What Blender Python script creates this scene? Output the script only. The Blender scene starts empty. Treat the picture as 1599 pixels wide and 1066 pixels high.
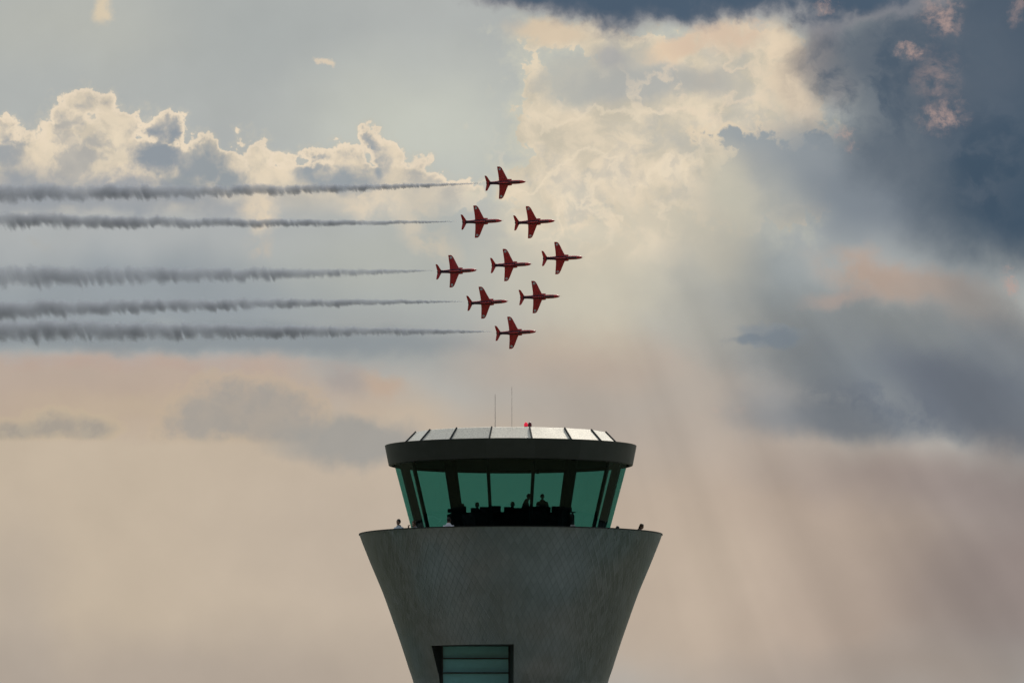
import bpy, bmesh, math, random
from mathutils import Vector, Matrix
R = math.radians
scene = bpy.context.scene
C = scene.collection

# ---------------------------------------------------------------- camera, world, sun
F = 19000.0                      # focal length in photo pixels (1599 wide)
EL0 = R(4.08)                    # camera pitch above the horizon
CAMZ = 1.7
WITH_TRAILS = True
SUN_EL, SUN_AZ = R(52), R(20)    # azimuth measured from +Y towards +X

cam_data = bpy.data.cameras.new("camera")
cam = bpy.data.objects.new("camera", cam_data); C.objects.link(cam)
cam.location = (0, 0, CAMZ)
cam.rotation_euler = (R(90) + EL0, 0, 0)
cam_data.sensor_width = 36.0
cam_data.lens = 36.0 * F / 1599.0
cam_data.clip_start = 1.0
cam_data.clip_end = 60000.0
scene.camera = cam

scene.view_settings.view_transform = 'Standard'
scene.view_settings.look = 'None'
scene.view_settings.exposure = 0.0
scene.view_settings.gamma = 1.0
scene.cycles.use_adaptive_sampling = True
scene.cycles.adaptive_threshold = 0.02
scene.cycles.adaptive_min_samples = 12
scene.cycles.volume_max_steps = 256
scene.cycles.volume_bounces = 1
scene.cycles.transparent_max_bounces = 24

sd = bpy.data.lights.new("sun", 'SUN')
sd.energy = 2.6; sd.angle = R(0.5); sd.color = (1.0, 0.93, 0.82)
sun = bpy.data.objects.new("sun", sd); C.objects.link(sun)
sdir = Vector((math.sin(SUN_AZ) * math.cos(SUN_EL), math.cos(SUN_AZ) * math.cos(SUN_EL), math.sin(SUN_EL)))
sun.rotation_euler = sdir.to_track_quat('Z', 'Y').to_euler()
sun.location = (20, -40, 80)


def lin(c, a=1.0):
    o = []
    for v in c:
        v = v / 255.0
        o.append(v / 12.92 if v <= 0.04045 else ((v + 0.055) / 1.055) ** 2.4)
    return (*o, a)


class NT:
    """small helper round a node tree"""
    def __init__(self, tree):
        self.t = tree; self.n = tree.nodes; self.l = tree.links
    def node(self, kind, **kw):
        n = self.n.new(kind)
        for k, v in kw.items():
            setattr(n, k, v)
        return n
    def put(self, sock, v):
        if isinstance(v, bpy.types.NodeSocket):
            self.l.new(v, sock)
        else:
            sock.default_value = v
    def math(self, op, a, b=None, c=None, clamp=False):
        n = self.node('ShaderNodeMath', operation=op, use_clamp=clamp)
        self.put(n.inputs[0], a)
        if b is not None: self.put(n.inputs[1], b)
        if c is not None: self.put(n.inputs[2], c)
        return n.outputs[0]
    def vec(self, op, a, b=None, c=None, s=None):
        n = self.node('ShaderNodeVectorMath', operation=op)
        self.put(n.inputs[0], a)
        if b is not None: self.put(n.inputs[1], b)
        if c is not None: self.put(n.inputs[2], c)
        if s is not None: self.put(n.inputs['Scale'], s)
        return n.outputs['Value'] if op in ('LENGTH', 'DOT_PRODUCT', 'DISTANCE') else n.outputs['Vector']
    def xyz(self, x, y, z):
        n = self.node('ShaderNodeCombineXYZ')
        self.put(n.inputs[0], x); self.put(n.inputs[1], y); self.put(n.inputs[2], z)
        return n.outputs[0]
    def sep(self, v):
        n = self.node('ShaderNodeSeparateXYZ'); self.put(n.inputs[0], v)
        return n.outputs
    def smooth(self, x, a, b, lo=0.0, hi=1.0, kind='SMOOTHSTEP'):
        n = self.node('ShaderNodeMapRange', interpolation_type=kind)
        self.put(n.inputs['Value'], x)
        n.inputs['From Min'].default_value = a; n.inputs['From Max'].default_value = b
        n.inputs['To Min'].default_value = lo; n.inputs['To Max'].default_value = hi
        return n.outputs['Result']
    def mix(self, f, a, b, mode='MIX'):
        n = self.node('ShaderNodeMix', data_type='RGBA', blend_type=mode)
        self.put(n.inputs[0], f); self.put(n.inputs[6], a); self.put(n.inputs[7], b)
        return n.outputs[2]
    def noise(self, v, scale, detail=4.0, rough=0.5, lac=2.0, dist=0.0, dims='3D', out='Fac'):
        n = self.node('ShaderNodeTexNoise', noise_dimensions=dims)
        if v is not None: self.put(n.inputs['Vector'], v)
        n.inputs['Scale'].default_value = scale; n.inputs['Detail'].default_value = detail
        n.inputs['Roughness'].default_value = rough; n.inputs['Lacunarity'].default_value = lac
        n.inputs['Distortion'].default_value = dist
        return n.outputs[0] if out == 'Fac' else n.outputs['Color']
    def voro(self, v, scale, detail=0.0, rough=0.5, smooth=None):
        n = self.node('ShaderNodeTexVoronoi', voronoi_dimensions='2D')
        n.feature = 'F1' if smooth is None else 'SMOOTH_F1'
        if smooth is not None: n.inputs['Smoothness'].default_value = smooth
        self.put(n.inputs['Vector'], v)
        n.inputs['Scale'].default_value = scale; n.inputs['Detail'].default_value = detail
        n.inputs['Roughness'].default_value = rough
        return n.outputs['Distance']


def build_world():
    w = bpy.data.worlds.new("World"); scene.world = w
    w.use_nodes = True
    T = NT(w.node_tree); T.n.clear()
    out = T.node('ShaderNodeOutputWorld'); bg = T.node('ShaderNodeBackground')
    T.l.new(bg.outputs[0], out.inputs[0])
    gen = T.node('ShaderNodeTexCoord').outputs['Generated']
    x, y, z = T.sep(gen)
    # azimuth and elevation of the direction on the sky, one unit = 0.3 degrees
    az = T.math('ARCTAN2', x, y)
    el = T.math('ARCSINE', z)
    k = F / 100.0
    U = T.math('MULTIPLY_ADD', az, k, 7.995)
    V = T.math('MULTIPLY_ADD', el, -k, 5.33 + EL0 * k)
    P = T.xyz(U, V, 0.0)
    # warps: slow drift, torn cloud edges, cauliflower
    def warp(v, scale, amp, detail, rough, seed):
        n = T.noise(T.vec('ADD', v, (seed, seed * 1.7, seed)), scale, detail, rough, out='Color')
        return T.vec('MULTIPLY_ADD', T.vec('SUBTRACT', n, (0.5, 0.5, 0.5)), (amp, amp, 0.0), v)
    W = {'n': P}
    W['s'] = warp(P, 0.7, 0.9, 2.0, 0.5, 3.1)
    W['m'] = warp(P, 1.1, 1.3, 6.0, 0.55, 11.3)
    W['c'] = warp(warp(P, 0.9, 0.7, 2.0, 0.5, 5.0), 2.6, 0.75, 8.0, 0.62, 7.7)
    W['l'] = warp(P, 1.6, 0.35, 5.0, 0.55, 4.4)
    W['c'] = warp(P, 2.4, 0.42, 8.0, 0.62, 7.7)
    W['m'] = warp(P, 1.1, 0.8, 6.0, 0.55, 11.3)
    W['t'] = warp(W['c'], 5.0, 0.5, 6.0, 0.7, 13.7)
    W['h'] = warp(P, 1.6, 0.55, 5.0, 0.6, 2.2)
    W['h2'] = warp(P, 4.0, 0.22, 4.0, 0.6, 9.2)
    # --- paint: every layer is made to wait for the one before (keeps the shader's stack small)
    fresh = {}; cnt = [0]
    def src(wp):
        if wp not in fresh:
            fresh[wp] = T.vec('MULTIPLY_ADD', st['c'], (1e-9, 1e-9, 1e-9), W[wp]) if isinstance(st['c'], bpy.types.NodeSocket) else W[wp]
        return fresh[wp]
    def tick(force=False):
        cnt[0] += 1
        if force or cnt[0] % 2 == 0: fresh.clear()
    def hold(wp, d):
        fresh[wp] = T.vec('MULTIPLY_ADD', T.xyz(d, d, d), (1e-9, 1e-9, 1e-9), W[wp])
    def dist(b, wp):
        cx, cy, rx, ry, rot = b
        m = T.node('ShaderNodeMapping', vector_type='TEXTURE')
        T.l.new(src(wp), m.inputs['Vector'])
        m.inputs['Location'].default_value = (cx / 100, cy / 100, 0)
        m.inputs['Rotation'].default_value = (0, 0, R(rot))
        m.inputs['Scale'].default_value = (rx / 100, ry / 100, 1)
        return T.vec('LENGTH', m.outputs[0])
    st = {'c': lin((175, 179, 173))}
    def blob(cx, cy, rx, ry, rot, col, a=1.0, inner=0.0, wp='l'):
        f = T.smooth(dist((cx, cy, rx, ry, rot), wp), 1.0, inner, 0.0, a)
        st['c'] = T.mix(f, st['c'], lin(col)); tick()
    def over(f, col):
        st['c'] = T.mix(f, st['c'], col if isinstance(col, bpy.types.NodeSocket) else lin(col)); tick()
    exec(SKY_PAINT, {'T': T, 'blob': blob, 'over': over, 'dist': dist, 'hold': hold, 'tick': tick, 'W': W, 'P': P, 'U': U, 'V': V, 'st': st, 'lin': lin, 'R': R})
    near = st['c']
    # --- the rest of the dome: Nishita sky seen through overcast
    sky = T.node('ShaderNodeTexSky', sky_type='NISHITA')
    sky.sun_disc = False
    sky.sun_elevation = SUN_EL; sky.sun_rotation = SUN_AZ
    sky.air_density = 1.5; sky.dust_density = 3.0
    nish = T.vec('SCALE', sky.outputs[0], s=SKY_STRENGTH)
    cl = T.noise(gen, 2.2, 6.0, 0.6)
    clm = T.smooth(cl, 0.42, 0.62, 0.0, 0.8)
    sund = T.vec('DOT_PRODUCT', gen, tuple(sdir))
    lum = T.math('MULTIPLY_ADD', T.math('POWER', T.smooth(sund, -0.75, 1.0, 0.0, 1.0, 'LINEAR'), 2.2), 1.9, 0.05)
    ov = T.vec('SCALE', T.vec('MULTIPLY', (1, 1, 1), (0.93, 1.0, 0.98)), s=lum)
    dome = T.mix(clm, nish, ov)
    # one continuous sky: the cloud bank in front gives way to the dome over ten degrees
    r = T.vec('LENGTH', T.vec('MULTIPLY', T.vec('SUBTRACT', P, (7.995, 5.33, 0)), (1.0, 1.5, 0)))
    f = T.smooth(r, 14.0, 45.0)
    T.l.new(T.mix(f, near, dome), bg.inputs['Color'])
    bg.inputs['Strength'].default_value = 1.0
    w.cycles.sampling_method = 'MANUAL'; w.cycles.sample_map_resolution = 512

SKY_STRENGTH = 0.05
SKY_PAINT = r'''
# textures shared by the clouds: cauliflower bumps, wisps, patchiness
vb = T.voro(W['h'], 2.1, 3.0, 0.55, smooth=0.55)
vb2 = T.voro(W['h2'], 5.2, 2.0, 0.55, smooth=0.4)
bump = T.math('ADD', T.math('MULTIPLY', T.math('SUBTRACT', vb, 0.42), 0.9), T.math('MULTIPLY', T.math('SUBTRACT', vb2, 0.42), 0.35))
fine = T.math('SUBTRACT', T.noise(W['s'], 4.0, 8.0, 0.62), 0.5)
patch = T.noise(W['m'], 1.6, 7.0, 0.58)
pt = T.smooth(patch, 0.40, 0.62)
pt2 = T.smooth(T.noise(W['m'], 3.1, 7.0, 0.6), 0.38, 0.6)
fil = T.noise(W['c'], 1.3, 8.0, 0.62)
rdg = T.smooth(T.math('ABSOLUTE', T.math('SUBTRACT', T.noise(W['h'], 1.15, 5.0, 0.5), 0.5)), .045, .0)
def puffs(es, amp=0.5, famp=0.5, lo=1.0, hi=0.9, warp='l', k=0.12):
    d = None
    tick(True)
    for i, e in enumerate(es):
        if i and i % 5 == 0: hold(warp, d)
        e = tuple(e) + (0,) * (5 - len(e))
        x = dist(e, warp)
        x = T.math('MULTIPLY', T.math('SUBTRACT', x, 1.0), (e[2] * e[3]) ** 0.5 / 100)   # about a distance in units
        d = x if d is None else T.math('SMOOTH_MIN', d, x, k)
    tick(True)
    d = T.math('MULTIPLY_ADD', bump, amp, d)
    d = T.math('MULTIPLY_ADD', fine, famp, d)
    return d
def tex(cx, cy, rx, ry, rot, col, a, inner, wp, t):
    f = T.smooth(dist((cx, cy, rx, ry, rot), wp), 1.0, inner, 0.0, a)
    over(T.math('MULTIPLY', f, t), col)

# broad tones
blob(120,40,420,120,0,(182,184,173),.8,0,'s')
blob(400,40,260,200,0,(168,173,168),.9,0,'s')
blob(660,210,300,190,0,(197,200,186),.9,.1,'s')
blob(100,330,760,160,0,(172,176,173),.9,.3,'s')
blob(250,470,620,110,0,(150,158,160),.95,.3,'s')
blob(620,420,330,130,0,(178,181,170),.8,.1,'s')
blob(620,540,330,70,4,(158,161,156),.8,.1,'s')
# lower left
blob(250,860,1000,300,0,(195,180,157),1,.75,'s')
blob(650,850,500,330,0,(190,176,157),.8,.1,'s')
blob(150,610,600,80,0,(184,166,148),.9,.4,'m')
blob(180,640,300,40,0,(190,173,149),.8,.1,'m')
blob(300,1080,900,150,0,(172,160,145),.8,.1,'s')
blob(30,1000,120,300,0,(168,158,145),.5,.1,'s')
# grey cumulus low on the left, flat bases
g1 = puffs([(350,640,105,60),(300,670,70,40),(420,645,90,65),(470,665,70,45)], .22, .2, k=.2)
base = T.smooth(V, 6.98, 6.82)
over(T.math('MULTIPLY', T.smooth(g1, .16, -.02, 0, .5), base), (192,174,148))
over(T.math('MULTIPLY', T.smooth(g1, .08, -.35, 0, .8), base), T.mix(pt, lin((166,160,149)), lin((158,155,147))))
g2 = puffs([(30,672,60,22),(85,662,60,30),(140,670,55,24),(-20,675,40,20)], .12, .15, k=.25)
base2 = T.smooth(V, 6.93, 6.82)
over(T.math('MULTIPLY', T.smooth(g2, .14, -.02, 0, .7), base2), (195,178,150))
over(T.math('MULTIPLY', T.smooth(g2, .08, -.26, 0, .8), base2), T.mix(pt2, lin((170,162,146)), lin((158,152,141))))
blob(560,690,170,50,2,(158,156,148),.9,.4,'m')
blob(590,600,60,26,30,(190,168,146),.8,.1,'m')
blob(540,585,50,40,40,(165,156,148),.7,.1,'m')
blob(300,530,700,36,1,(138,146,148),.85,.3,'l')
blob(220,566,480,20,1,(184,161,146),.5,.1,'l')
# centre and lower right
blob(1000,620,420,200,0,(176,166,152),.9,.2,'s')
blob(900,560,260,80,0,(184,168,150),.8,.1,'s')
blob(1230,880,560,330,0,(178,162,145),1,.3,'s')
blob(1050,900,260,260,0,(192,176,155),.8,.1,'s')
blob(1640,880,420,300,-20,(140,128,121),.95,.1,'s')
blob(1400,1060,400,90,0,(156,143,130),.7,.1,'s')

# ---- cumulus row on the left
cu = puffs([(-10,215,48,40),(20,260,70,60),(115,215,75,50),(95,185,40,35),(125,160,44,34),(165,165,32,26),(185,200,60,45),(245,205,55,42),(268,195,30,26),
            (315,235,38,42),(200,290,260,80),(378,228,24,30),(400,245,40,34),(440,250,45,30),(480,240,34,26),(540,250,50,38),(582,222,32,34),(600,250,36,46),
            (655,265,32,30),(700,290,50,26),(520,300,260,55)], .26, .20, k=.06)
low = T.smooth(V, 3.5, 2.7)
edge = T.smooth(cu, .04, -.02)
over(T.math('MULTIPLY', T.smooth(cu, .14, 0, 0, .35), low), (196,192,174))
cream = T.mix(T.smooth(patch, .35, .6), lin((206,196,174)), lin((227,212,184)))
over(T.math('MULTIPLY', edge, low), cream)
tex(140,215,150,60,0,(233,218,189),.7,.2,'m',pt2)
tex(425,258,60,30,0,(231,216,187),.7,.2,'m',pt2)
mot = T.smooth(T.noise(W['h'], 1.25, 5.0, 0.55), .47, .60)
over(T.math('MULTIPLY', T.math('MULTIPLY', T.smooth(cu, -.03, -.22, 0, .75), mot), low), (168,169,164))
# shaded hearts
def heart(es, col, a, soft=.30, amp=.22, famp=.22, k=.12):
    h = puffs(es, amp, famp, k=k)
    over(T.math('MULTIPLY', T.smooth(h, .10, -soft, 0, a), T.smooth(cu, -.01, -.16)), col)
heart([(5,195,22,12)], (172,167,155), .8)
heart([(8,240,42,46),(20,280,45,36),(60,300,60,30)], (157,162,162), .95)
heart([(90,200,24,18),(118,165,16,7)], (168,166,157), .9)
heart([(130,240,30,24),(100,268,36,24)], (170,169,162), .9)
heart([(165,162,26,9,20)], (172,169,160), .9)
heart([(240,208,54,34,10),(265,210,34,36),(250,245,65,45),(290,270,50,36)], (144,152,156), 1)
heart([(308,232,34,32),(315,262,56,48),(350,285,50,36),(280,285,80,34)], (150,157,158), 1)
heart([(200,285,100,32)], (158,162,163), .95)
heart([(485,262,46,36),(520,280,70,32)], (155,162,163), 1)
heart([(580,235,28,36),(592,268,30,48),(560,290,60,30)], (152,160,162), 1)
heart([(655,285,26,22),(690,300,30,18)], (186,183,170), .8)
over(T.math('MULTIPLY', T.math('MULTIPLY', T.smooth(cu, -.13, -.01, 0, .65), edge), low), (235,219,192))
# haze under the cumulus
blob(200,315,330,26,0,(152,158,161),.85,.2,'m')
blob(30,300,150,50,0,(152,158,161),.8,.2,'m')
tex(405,330,40,50,0,(222,207,180),.95,.3,'c',T.smooth(fil,.3,.55))
tex(400,390,30,40,0,(196,184,164),.7,.2,'m',pt)
tex(585,318,75,38,0,(222,208,182),1,.3,'c',T.smooth(fil,.35,.6))
tex(655,335,50,60,0,(208,198,176),.8,.3,'m',T.smooth(fil,.35,.6))
tex(680,380,60,40,20,(204,194,172),.8,.2,'m',pt)
tex(80,380,60,12,0,(172,172,164),.7,.2,'m',pt)

# ---- great bright bank right of centre
bk = puffs([(860,60,60,45),(840,140,48,70),(850,220,60,70),(880,300,120,80),(1000,200,180,170),(1150,130,160,120),(1180,260,160,120),(930,60,120,40)], .5, .4, k=.2)
over(T.smooth(bk, .5, -.1, 0, .6), (206,204,182))
over(T.smooth(bk, .05, -.05), T.mix(T.smooth(patch, .35, .65), lin((200,192,170)), lin((224,210,182))))
blob(960,420,300,170,-10,(204,197,174),.85,.2,'m')
blob(950,330,230,130,0,(220,207,180),.7,.1,'m')
tex(960,320,260,130,0,(229,214,186),.8,.2,'m',pt)
tex(900,345,150,90,0,(202,198,178),.6,.2,'m',pt2)
blob(900,130,80,55,0,(184,184,172),.95,.4,'c')
blob(1000,130,120,45,0,(172,174,168),.9,.3,'m')
blob(960,90,50,30,0,(166,168,166),.8,.2,'m')
blob(1095,130,60,35,0,(176,174,164),.8,.3,'m')
tex(1000,210,80,60,0,(190,186,170),.7,.2,'m',pt2)
tex(1000,180,60,50,0,(218,206,180),.5,.2,'m',pt)
over(T.math('MULTIPLY', T.smooth(bk, -.08, -.35, 0, .42), mot), (178,179,170))
# lit seams where one billow stands before another
tex(950,260,230,170,0,(234,219,190),.55,.4,'m',rdg)
tex(1120,130,170,120,0,(228,210,182),.5,.4,'m',rdg)
tex(1040,260,160,110,0,(184,182,170),.5,.1,'m',T.smooth(T.noise(W['c'],2.4,5.0,.55),.5,.68))
# sunlit torn edges
blob(860,50,90,30,5,(214,196,168),.9,.3,'c')
tex(1050,78,60,26,-15,(222,200,170),1,.3,'c',T.smooth(fil,.3,.5))
tex(1090,60,70,30,-20,(214,192,166),.9,.3,'c',T.smooth(fil,.3,.5))
tex(1160,50,80,40,-10,(214,192,166),.9,.3,'c',T.smooth(fil,.3,.55))
tex(1225,100,44,80,-8,(230,212,182),1,.4,'c',T.smooth(fil,.3,.45))
blob(1290,60,50,40,20,(150,144,142),.7,.1,'m')
tex(1250,160,34,60,-30,(216,200,174),.9,.3,'c',T.smooth(fil,.3,.5))
blob(1280,90,60,60,30,(168,156,146),.8,.2,'m')
blob(1300,130,60,70,-20,(158,152,146),.8,.2,'m')

# right grey bank with a bright ridge on top
rg = puffs([(1110,215,28,28),(1150,215,50,36),(1200,215,40,30),(1270,225,50,36),(1300,260,60,60),(1330,330,240,110,15),(1180,250,60,60)], .4, .35, k=.15)
topm = T.math('MULTIPLY', T.smooth(V, 2.7, 2.0), T.smooth(U, 13.8, 12.6))
over(T.math('MULTIPLY', T.smooth(rg, .22, .02, 0, .85), topm), (222,206,177))
over(T.math('MULTIPLY', T.smooth(rg, .03, -.12, 0, .95), T.smooth(V, 3.0, 2.1)), (152,160,160))
blob(1290,270,190,110,10,(146,154,156),.9,.3,'l')
blob(1370,320,240,120,20,(127,136,142),.97,.1,'s')
blob(1180,330,110,110,-15,(170,173,165),.75,.1,'s')
blob(1150,300,50,110,-15,(196,192,172),.75,.1,'s')
blob(1200,440,220,110,10,(146,153,152),.9,.1,'m')
blob(1120,380,90,140,-35,(190,184,164),.6,.1,'s')
blob(1400,540,400,120,6,(130,135,134),.95,.3,'m')
blob(1100,500,160,90,20,(168,167,156),.7,.1,'m')
tex(1360,425,120,50,12,(184,164,147),.9,.1,'m',T.smooth(fil,.3,.55))
blob(1430,440,170,50,6,(172,155,140),.85,.2,'m')
tex(1320,468,90,26,-4,(170,154,142),.7,.1,'m',T.smooth(fil,.3,.55))
blob(1520,480,140,70,20,(142,138,132),.8,.1,'m')
blob(1580,560,120,90,20,(118,124,128),.8,.1,'m')
blob(1210,527,70,20,3,(140,147,149),.9,.4,'m')
blob(1440,750,330,80,6,(156,143,134),.85,.1,'s')
blob(1400,600,330,110,6,(120,127,131),.85,.2,'m')
blob(1330,655,230,48,3,(116,123,128),.9,.25,'l')
blob(1200,640,110,60,0,(142,145,145),.6,.1,'m')
tex(1420,640,230,60,8,(106,114,122),.8,.2,'m',pt)
blob(1480,610,160,70,35,(104,111,120),.85,.1,'s')
blob(1590,640,230,95,14,(106,113,120),.9,.3,'m')
blob(1560,760,220,90,10,(136,127,122),.6,.1,'s')
tex(1120,648,50,12,0,(186,166,150),.8,.2,'m',pt)

sc = puffs([(1175,533,60,12),(1220,526,40,18)], .12, .2, k=.15)
over(T.smooth(sc, .05, -.14, 0, .85), (124,134,140))
# slate cloud
blob(1600,130,330,330,-20,(80,94,107),1,.42,'m')
blob(1600,290,250,200,-10,(66,84,99),1,.25,'m')
blob(1420,90,230,140,10,(92,103,113),.9,.3,'m')
blob(1390,220,130,110,30,(96,107,116),.8,.2,'m')
tex(1400,120,240,150,0,(74,90,104),.8,.2,'m',pt)
tex(1500,230,160,200,0,(92,103,113),.55,.2,'m',pt)
tg = puffs([(960,-10,150,50),(975,20,60,40),(1150,-15,150,40),(1330,-10,140,45),(1290,30,50,25),(1050,5,120,35),(850,-18,120,38)], .2, .25, k=.25)
over(T.smooth(tg, .32, -.1, 0, .85), (140,140,142))
over(T.smooth(tg, .12, -.25, 0, .95), (86,99,112))
over(T.smooth(tg, -.1, -.4, 0, .9), (74,92,108))
# pink torn scraps
rag = T.noise(W['s'], 5.0, 6.0, 0.65)
for (cx,cy,rx,ry,ro,a) in [(1472,25,26,22,20,.9),(1420,80,16,10,0,1),(1465,120,26,30,0,.45),(1473,182,24,20,0,1),(1582,440,8,18,-20,1),(1320,215,8,14,-30,.9),(1292,10,14,8,0,.7),(1590,15,10,20,0,.5)]:
    f = T.math('MULTIPLY', T.smooth(dist((cx,cy,rx*1.9,ry*1.9,ro),'t'), 1.0, .1, 0, a), T.smooth(rag,.34,.68))
    over(T.math('MULTIPLY', f, .8), (188,160,147))
# small scraps on the left
tex(160,18,24,34,10,(214,200,172),1,.3,'c',T.smooth(fil,.3,.5))
tex(505,100,16,7,30,(214,200,176),1,.2,'c',T.smooth(fil,.3,.5))
tex(720,200,16,8,0,(210,204,184),.7,.2,'c',pt)

# sun shafts fanning down from behind the clouds
dx = T.math('SUBTRACT', U, 7.4); dy = T.math('ADD', V, 2.4)
ang = T.math('ARCTAN2', dx, dy)
rn = T.noise(T.xyz(T.math('MULTIPLY', ang, 10.0), T.math('MULTIPLY', V, 0.04), 9.3), 1.0, 2.5, 0.5)
rs = T.smooth(rn, .36, .66, -.5, .5)
wr = T.math('MULTIPLY', T.smooth(dist((1380,740,620,560,0),'s'), 1.0, .4), T.smooth(T.math('MULTIPLY_ADD', U, -.25, V), -.6, 2.2))
sh = T.math('MULTIPLY', rs, .125)
for c_, w_, a_ in ((.365, .035, .04), (.49, .05, .07), (.655, .06, .11), (.80, .045, .07), (.575, .03, -.03), (.735, .03, -.03)):
    sh = T.math('ADD', sh, T.smooth(T.math('ABSOLUTE', T.math('SUBTRACT', ang, c_)), w_, 0.0, 0.0, a_))
gain = T.math('MULTIPLY_ADD', sh, wr, 1.0)
st['c'] = T.vec('SCALE', st['c'], s=gain)
# breath of unevenness everywhere
g = T.math('MULTIPLY_ADD', T.math('SUBTRACT', T.noise(P, .8, 6.0, .55), .5), .16, 1.0)
st['c'] = T.vec('SCALE', st['c'], s=g)
st['c'] = T.vec('MULTIPLY', st['c'], (1.0, 0.992, 1.035))
'''
build_world()

# ================================================================ helpers
def px_dir(px, py):
    """direction of a photo pixel in the world"""
    v = Vector(((px - 799.5) / F, 1.0, (533.0 - py) / F))
    return Matrix.Rotation(EL0, 3, 'X') @ v
def pt(px, py, Y):
    d = px_dir(px, py); k = Y / d.y
    return Vector((d.x * k, Y, CAMZ + d.z * k))
TY = 500.0
TX = pt(797.5, 533, TY).x
S = F / TY                                   # photo pixels per metre at the tower
def Z(py, dy=0.0):
    """height that shows at photo row py at the tower's axis (or dy metres behind it)"""
    return pt(799.5, py, TY + dy).z

def mat(name):
    m = bpy.data.materials.new(name); m.use_nodes = True
    T = NT(m.node_tree)
    return m, T, T.n['Principled BSDF']
def simple(name, col, rough=0.6, metal=0.0, var=0.15, scale=3.0, bump=0.0, coat=0.0, spec=0.5):
    m, T, p = mat(name)
    co = T.node('ShaderNodeTexCoord').outputs['Object']
    n = T.noise(co, scale, 6.0, 0.6)
    k = T.math('MULTIPLY_ADD', T.math('SUBTRACT', n, 0.5), 2 * var, 1.0)
    T.put(p.inputs['Base Color'], T.vec('SCALE', tuple(col), s=k))
    T.put(p.inputs['Roughness'], T.math('MULTIPLY_ADD', T.math('SUBTRACT', n, 0.5), 0.2, rough))
    p.inputs['Metallic'].default_value = metal
    p.inputs['Coat Weight'].default_value = coat
    p.inputs['Specular IOR Level'].default_value = spec
    if bump:
        b = T.node('ShaderNodeBump'); b.inputs['Strength'].default_value = bump; b.inputs['Distance'].default_value = 0.02
        T.put(b.inputs['Height'], n); T.l.new(b.outputs[0], p.inputs['Normal'])
    return m

class MB:
    def __init__(self): self.bm = bmesh.new()
    def box(self, c, s, M=None):
        M = M or Matrix()
        vs = [self.bm.verts.new(M @ (Vector(c) + Vector((s[0] * x / 2, s[1] * y / 2, s[2] * z / 2)))) for x in (-1, 1) for y in (-1, 1) for z in (-1, 1)]
        for f in ((0, 1, 3, 2), (4, 6, 7, 5), (0, 4, 5, 1), (2, 3, 7, 6), (0, 2, 6, 4), (1, 5, 7, 3)):
            self.bm.faces.new([vs[i] for i in f])
        return self
    def loft(self, rings, cap=True, closed=True):
        rr = [[self.bm.verts.new(p) for p in r] for r in rings]
        n = len(rings[0])
        for a, b in zip(rr, rr[1:]):
            for i in range(n if closed else n - 1):
                j = (i + 1) % n
                try: self.bm.faces.new((a[i], a[j], b[j], b[i]))
                except ValueError: pass
        if cap and closed:
            self.bm.faces.new(rr[0][::-1]); self.bm.faces.new(rr[-1])
        return self
    def lathe(self, prof, n=64, phase=0.0, cap=True, a0=0.0, a1=None):
        ang = [phase + 2 * math.pi * i / n for i in range(n)]
        return self.loft([[Vector((r * math.sin(a), -r * math.cos(a), z)) for a in ang] for r, z in prof], cap=cap)
    def tube(self, pts, rad, n=8):
        rings = []
        for i, p in enumerate(pts):
            p = Vector(p); q = Vector(pts[min(i + 1, len(pts) - 1)]) - Vector(pts[max(i - 1, 0)])
            q.normalize(); u = q.orthogonal().normalized() if abs(q.z) > 0.9 else q.cross(Vector((0, 0, 1))).normalized(); w = q.cross(u)
            r = rad[i] if isinstance(rad, (list, tuple)) else rad
            rings.append([p + r * (math.cos(2 * math.pi * k / n) * u + math.sin(2 * math.pi * k / n) * w) for k in range(n)])
        return self.loft(rings)
    def ball(self, c, r, sc=(1, 1, 1), seg=16, M=None):
        M = M or Matrix()
        bmesh.ops.create_uvsphere(self.bm, u_segments=seg, v_segments=seg // 2 + 2, radius=r,
                                  matrix=M @ Matrix.Translation(c) @ Matrix.Diagonal((*sc, 1)))
        return self
    def build(self, name, m, parent=None, smooth=False, angle=None):
        bmesh.ops.recalc_face_normals(self.bm, faces=self.bm.faces)
        me = bpy.data.meshes.new(name); self.bm.to_mesh(me); self.bm.free()
        if m: me.materials.append(m)
        for p in me.polygons: p.use_smooth = smooth
        if smooth and angle:
            me.set_sharp_from_angle(angle=R(angle))
        o = bpy.data.objects.new(name, me); C.objects.link(o)
        if parent: o.parent = parent
        return o
def tag(o, label=None, cat=None, group=None, kind=None):
    if label: o['label'] = label
    if cat: o['category'] = cat
    if group: o['group'] = group
    if kind: o['kind'] = kind
    return o
def empty(name, loc, rot=None):
    o = bpy.data.objects.new(name, None); C.objects.link(o); o.location = loc
    o.empty_display_size = 0.5
    if rot is not None: o.rotation_euler = rot
    return o
def children(o): return [c for c in bpy.data.objects if c.parent == o]
def copy_tree(o, parent=None):
    c = o.copy(); C.objects.link(c); c.parent = parent
    for ch in children(o): copy_tree(ch, c)
    return c

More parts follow.
